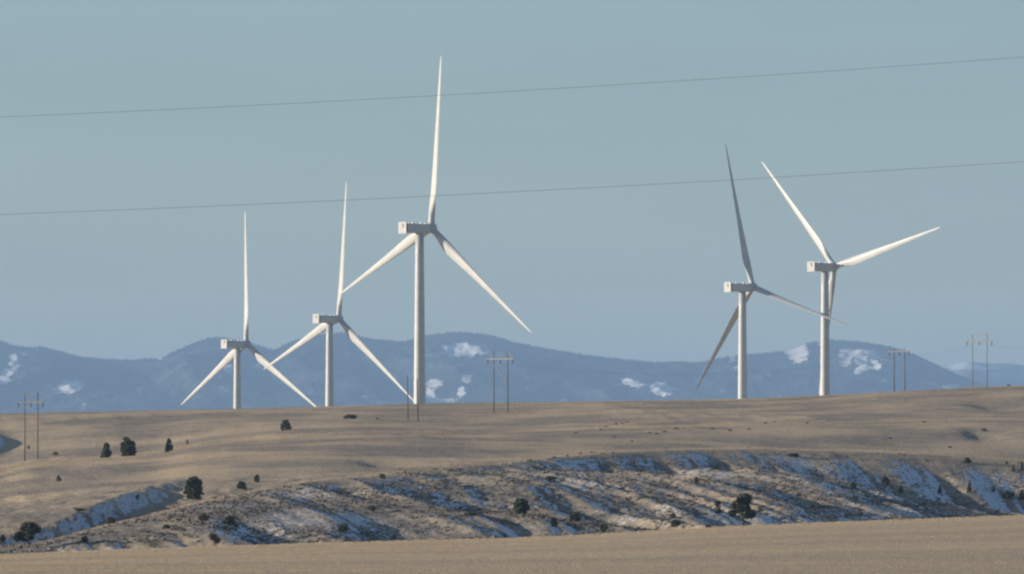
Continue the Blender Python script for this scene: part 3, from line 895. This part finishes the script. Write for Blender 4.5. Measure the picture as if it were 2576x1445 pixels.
TREES = [  # x, base y, height, width (survey units), style, leaf, name, label
    (268, 1152, 39, 38, 'cone', 0, 'juniper_tree', "dark conical juniper just left of the larger round one on the upper left slope"),
    (322, 1148, 49, 51, 'round', 0, 'juniper_tree', "tall dark ragged juniper, larger of the pair on the upper left slope"),
    (425, 1137, 33, 30, 'cone', 0, 'juniper_tree', "pointed lopsided juniper standing alone right of the juniper pair"),
    (471, 1119, 13, 10, 'round', 0, 'juniper_bush', "tiny dark juniper right of the pointed lopsided one"),
    (719, 1084, 28, 36, 'mound', 0, 'juniper_bush', "squat dark juniper just below the ridge left of the second turbine's foot"),
    (148, 1212, 16, 21, 'cone', 0, 'juniper_bush', "small dark peaked bush alone on the bare left slope"),
    (488, 1257, 58, 60, 'dome', 0, 'juniper_tree', "largest dense egg-shaped dark juniper above the shaded left gully"),
    (646, 1215, 21, 20, 'round', 0, 'juniper_bush', "small dark bush with snow at its foot, right of the big egg-shaped juniper"),
    (608, 1232, 20, 35, 'mound', 0, 'juniper_bush', "low sprawling dark bush just right of the big egg-shaped juniper"),
    (346, 1259, 15, 13, 'round', 1, 'juniper_bush', "little brown bush at the top edge of the shaded left gully"),
    (279, 1319, 18, 30, 'mound', 1, 'shrub', "brown rounded shrub on the crest of the lower left spur"),
    (73, 1378, 62, 78, 'pine', 0, 'pine_tree', "broad dark pine with bare trunk at the lower left corner by the field edge"),
    (578, 1338, 46, 48, 'scrub', 2, 'pine_tree', "ragged green pine on the lower left spur above the shaded bank"),
    (509, 1319, 28, 40, 'brush', 1, 'shrub', "sparse brown brush left of the ragged green pine"),
    (214, 1366, 18, 22, 'mound', 1, 'shrub', "small brown shrub above the field edge right of the broad dark pine"),
    (7, 1366, 22, 22, 'mound', 0, 'shrub', "dark shrub cut by the left edge beside the broad dark pine"),
    (419, 1331, 12, 27, 'mound', 0, 'shrub', "low dark shrub left of the sparse brown brush"),
    (541, 1374, 33, 30, 'brush', 2, 'shrub', "tall olive brush at the field edge below the ragged green pine"),
    (72, 1131, 11, 13, 'round', 1, 'shrub', "small dark brown shrub beside the leftmost two-pole frame"),
    (140, 1147, 10, 22, 'mound', 1, 'shrub', "flat brown shrub right of the leftmost two-pole frame"),
    (198, 1289, 14, 44, 'brush', 0, 'shrub', "dark brush lying in the shaded left gully"),
    (882, 1054, 11, 48, 'mound', 1, 'shrub', "wide low dark shrub with long shadow below the second turbine's foot"),
    (949, 1056, 6, 15, 'mound', 1, 'shrub', "little dark shrub right of the wide low one under the ridge"),
    (962, 1205, 13, 22, 'round', 1, 'shrub', "brown block-like shrub on the sunlit crest below the tallest turbine"),
    (939, 1290, 22, 34, 'brush', 1, 'shrub', "sparse brown brush above the blue snowy hollow left of centre"),
    (1312, 1293, 40, 50, 'round', 0, 'juniper_tree', "dark round juniper alone on the bank below the braced two-pole frame"),
    (1223, 1262, 10, 19, 'mound', 0, 'shrub', "low dark shrub up the slope left of the lone round juniper"),
    (1126, 1288, 13, 7, 'cone', 1, 'shrub', "thin upright dark shrub between the snowy hollow and the lone round juniper"),
    (1383, 1213, 17, 44, 'brush', 1, 'shrub', "wide dark brush in shade up the slope right of the lone round juniper"),
    (1185, 1300, 12, 40, 'brush', 0, 'shrub', "wide low dark brush left below the lone round juniper"),
    (1393, 1327, 24, 26, 'round', 0, 'juniper_bush', "small dark juniper down the bank right of the lone round juniper"),
    (1446, 1313, 19, 39, 'mound', 1, 'shrub', "dark brown shrub beside snow, second right of the lone round juniper"),
    (1517, 1343, 27, 30, 'brush', 2, 'shrub', "sparse olive brush at the field edge right of the small dark juniper"),
    (1692, 1305, 13, 20, 'round', 0, 'shrub', "small dark shrub upper of two left of the big lobed pine"),
    (1701, 1326, 17, 41, 'mound', 0, 'shrub', "wide dark shrub lower of two left of the big lobed pine"),
    (865, 1342, 26, 42, 'brush', 0, 'shrub', "dark shaded brush at the bottom of the snowy hollow left of centre"),
    (990, 1357, 10, 19, 'mound', 2, 'shrub', "small olive shrub at the field edge below the blue snowy hollow"),
    (1996, 1151, 10, 42, 'mound', 1, 'shrub', "long flat dark shrub on the sunlit slope below the rightmost turbine"),
    (2433, 1166, 15, 31, 'cone', 0, 'shrub', "dark peaked shrub at the left end of the snow strip, far right"),
    (2226, 1232, 38, 28, 'brush', 1, 'juniper_tree', "tall brownish juniper in the shaded right slope"),
    (2146, 1232, 19, 24, 'mound', 0, 'shrub', "dark rounded shrub left of the tall brownish juniper"),
    (1869, 1325, 82, 74, 'scrub', 2, 'pine_tree', "big lobed pine with open dark crown above the right field edge"),
    (1807, 1293, 36, 29, 'scrub', 2, 'pine_tree', "thin ragged pine just left of the big lobed pine"),
    (1752, 1221, 20, 15, 'round', 0, 'shrub', "small dark upright shrub up the slope left of the big lobed pine"),
    (2266, 1243, 19, 17, 'round', 0, 'shrub', "small dark shrub just right of the tall brownish juniper"),
    (2364, 1244, 24, 16, 'cone', 0, 'juniper_bush', "narrow dark juniper, first right of the tall brownish juniper's small neighbour"),
    (2438, 1243, 26, 17, 'cone', 0, 'juniper_bush', "narrow dark juniper between another narrow one and a small round shrub at right"),
    (2498, 1241, 17, 15, 'round', 0, 'shrub', "small round dark shrub near the right edge above the field"),
    (2535, 1256, 19, 42, 'mound', 0, 'shrub', "wide dark shrub low on the shaded slope by the right edge"),
    (2570, 1261, 27, 22, 'cone', 0, 'juniper_bush', "dark juniper cut by the right edge above the field"),
    (2532, 1170, 9, 13, 'round', 0, 'shrub', "tiny dark shrub over the snow strip near the right edge"),
    (2549, 1188, 19, 11, 'cone', 0, 'shrub', "small upright shrub at the right end of the snow strip"),
    (1913, 1289, 12, 19, 'mound', 2, 'shrub', "small olive shrub on snow right of the big lobed pine"),
    (2538, 975, 6, 17, 'mound', 0, 'shrub', "lone dark shrub on the ridge skyline at the right edge"),
    (2571, 1187, 23, 14, 'cone', 0, 'shrub', "dark shrub touching the right edge beside the snow strip"),
    (1782, 1331, 10, 22, 'mound', 0, 'shrub', "low dark shrub at the field edge left of the big lobed pine"),
    (2475, 1086, 9, 24, 'mound', 0, 'shrub', "flat dark shrub over a small snow bank high on the right slope"),
]
LEAFM = [M_LEAF, M_LEAF_BROWN, M_LEAF_OLIVE]
def make_tree(xd, yb_, hpx, wpx, style, leaf, name, label, group, seed):
    rs = random.Random(seed)
    p_ = hit(xd, yb_) if yb_ > 985 else ridge_pt(xd, 1900.0)
    sc = p_.y / FD
    h, w = hpx * sc, wpx * sc
    root = empty(name, p_, rs.uniform(0, 6.28))
    tag(root, label, "tree" if name.endswith("tree") else "bush", group)
    # trunk with limbs
    V, F = [], []
    def add(p0, p1, r0, r1):
        v, f = bar(p0, p1, r0, r1, 6); o_ = len(V); V.extend(v); F.extend([tuple(i + o_ for i in q) for q in f])
    lift = 0.22 if style == 'pine' else 0.0
    tr = max(0.05, 0.035 * h)
    lean = rs.uniform(-.05, .05) * h
    add((0, 0, -0.25), (lean * .5, 0, h * .45), tr, tr * .6); add((lean * .5, 0, h * .45), (lean, 0, h * .88), tr * .6, tr * .15)
    for _ in range(7):
        t = rs.uniform(.25 + lift, .8); a = rs.uniform(0, 6.28); ll = w * rs.uniform(.2, .42) * (1.1 - .5 * t)
        add((lean * t, 0, h * t), (lean * t + math.cos(a) * ll, math.sin(a) * ll, h * (t + rs.uniform(.02, .12))), tr * .35, tr * .08)
    mesh_obj("trunk", V, F, M_BARK, root)
    n = int(min(5200, max(160, hpx * wpx * (1.0 if style in ('pine', 'brush', 'scrub') else 1.9))))
    co, fc = foliage(n, h, w, style, rs)
    cr = fast_mesh("crown", co, fc, LEAFM[leaf])
    cr.parent = root
    return root
for i, t in enumerate(TREES):
    make_tree(*t, "junipers, pines and shrubs on the hillside", 100 + i)

# small sagebrush clumps in loose rows on the upper slope
CLUMPS = [(1634, 1090), (1652, 1093), (1672, 1088), (1689, 1084), (1702, 1081), (1512, 1083), (1524, 1076), (1538, 1073), (1550, 1069), (1566, 1067), (1578, 1064), (1430, 1094), (1448, 1091), (1462, 1089), (1395, 1154), (1412, 1152), (1428, 1149), (1446, 1146), (1460, 1144), (1474, 1142), (1488, 1140), (1740, 1090), (1792, 1081), (1815, 1087), (1836, 1086), (1868, 1084), (1884, 1082), (1902, 1081), (1926, 1067), (1940, 1066), (1948, 1063), (1956, 1027), (2030, 1066), (2050, 1056), (1546, 1103), (1570, 1110), (1590, 1112), (1240, 1166), (1138, 1187), (1115, 1184), (2239, 1104), (2258, 1114), (2325, 1064), (2224, 1092), (2390, 1128), (2516, 1096)]
for i, (x_, y_) in enumerate(CLUMPS[::2] + CLUMPS[1:12:4]):
    make_tree(x_, y_, 2.6 + (i * 37 % 5) * 0.6, 9 + (i * 53 % 9), 'mound', 1, 'sagebrush', "small dark sagebrush clump dotting the sunlit upper slope", "small sagebrush clumps on the upper slope", 500 + i)

# ------------------------------------------------------------------ haze: the air between here and the mountains
M_HAZE = bpy.data.materials.new("haze_air"); M_HAZE.use_nodes = True
nt = M_HAZE.node_tree; nt.nodes.clear()
mo = nt.nodes.new("ShaderNodeOutputMaterial"); pv = nt.nodes.new("ShaderNodeVolumePrincipled")
pv.inputs["Color"].default_value = (0.43, 0.66, 1.0, 1)
pv.inputs["Density"].default_value = 3.3e-5
pv.inputs["Anisotropy"].default_value = 0.0
nt.links.new(pv.outputs["Volume"], mo.inputs["Volume"])
x0, x1, y0, y1, z0, z1 = -9500, 9500, -400, 43500, -75, 905
v = [(x, y, z) for z in (z0, z1) for x, y in ((x0, y0), (x1, y0), (x1, y1), (x0, y1))]
f = [(3, 2, 1, 0), (4, 5, 6, 7), (0, 1, 5, 4), (1, 2, 6, 5), (2, 3, 7, 6), (3, 0, 4, 7)]
hz_o = mesh_obj("haze", v, f, M_HAZE)
tag(hz_o, "pale blue haze between the hill and the mountains", kind="stuff")
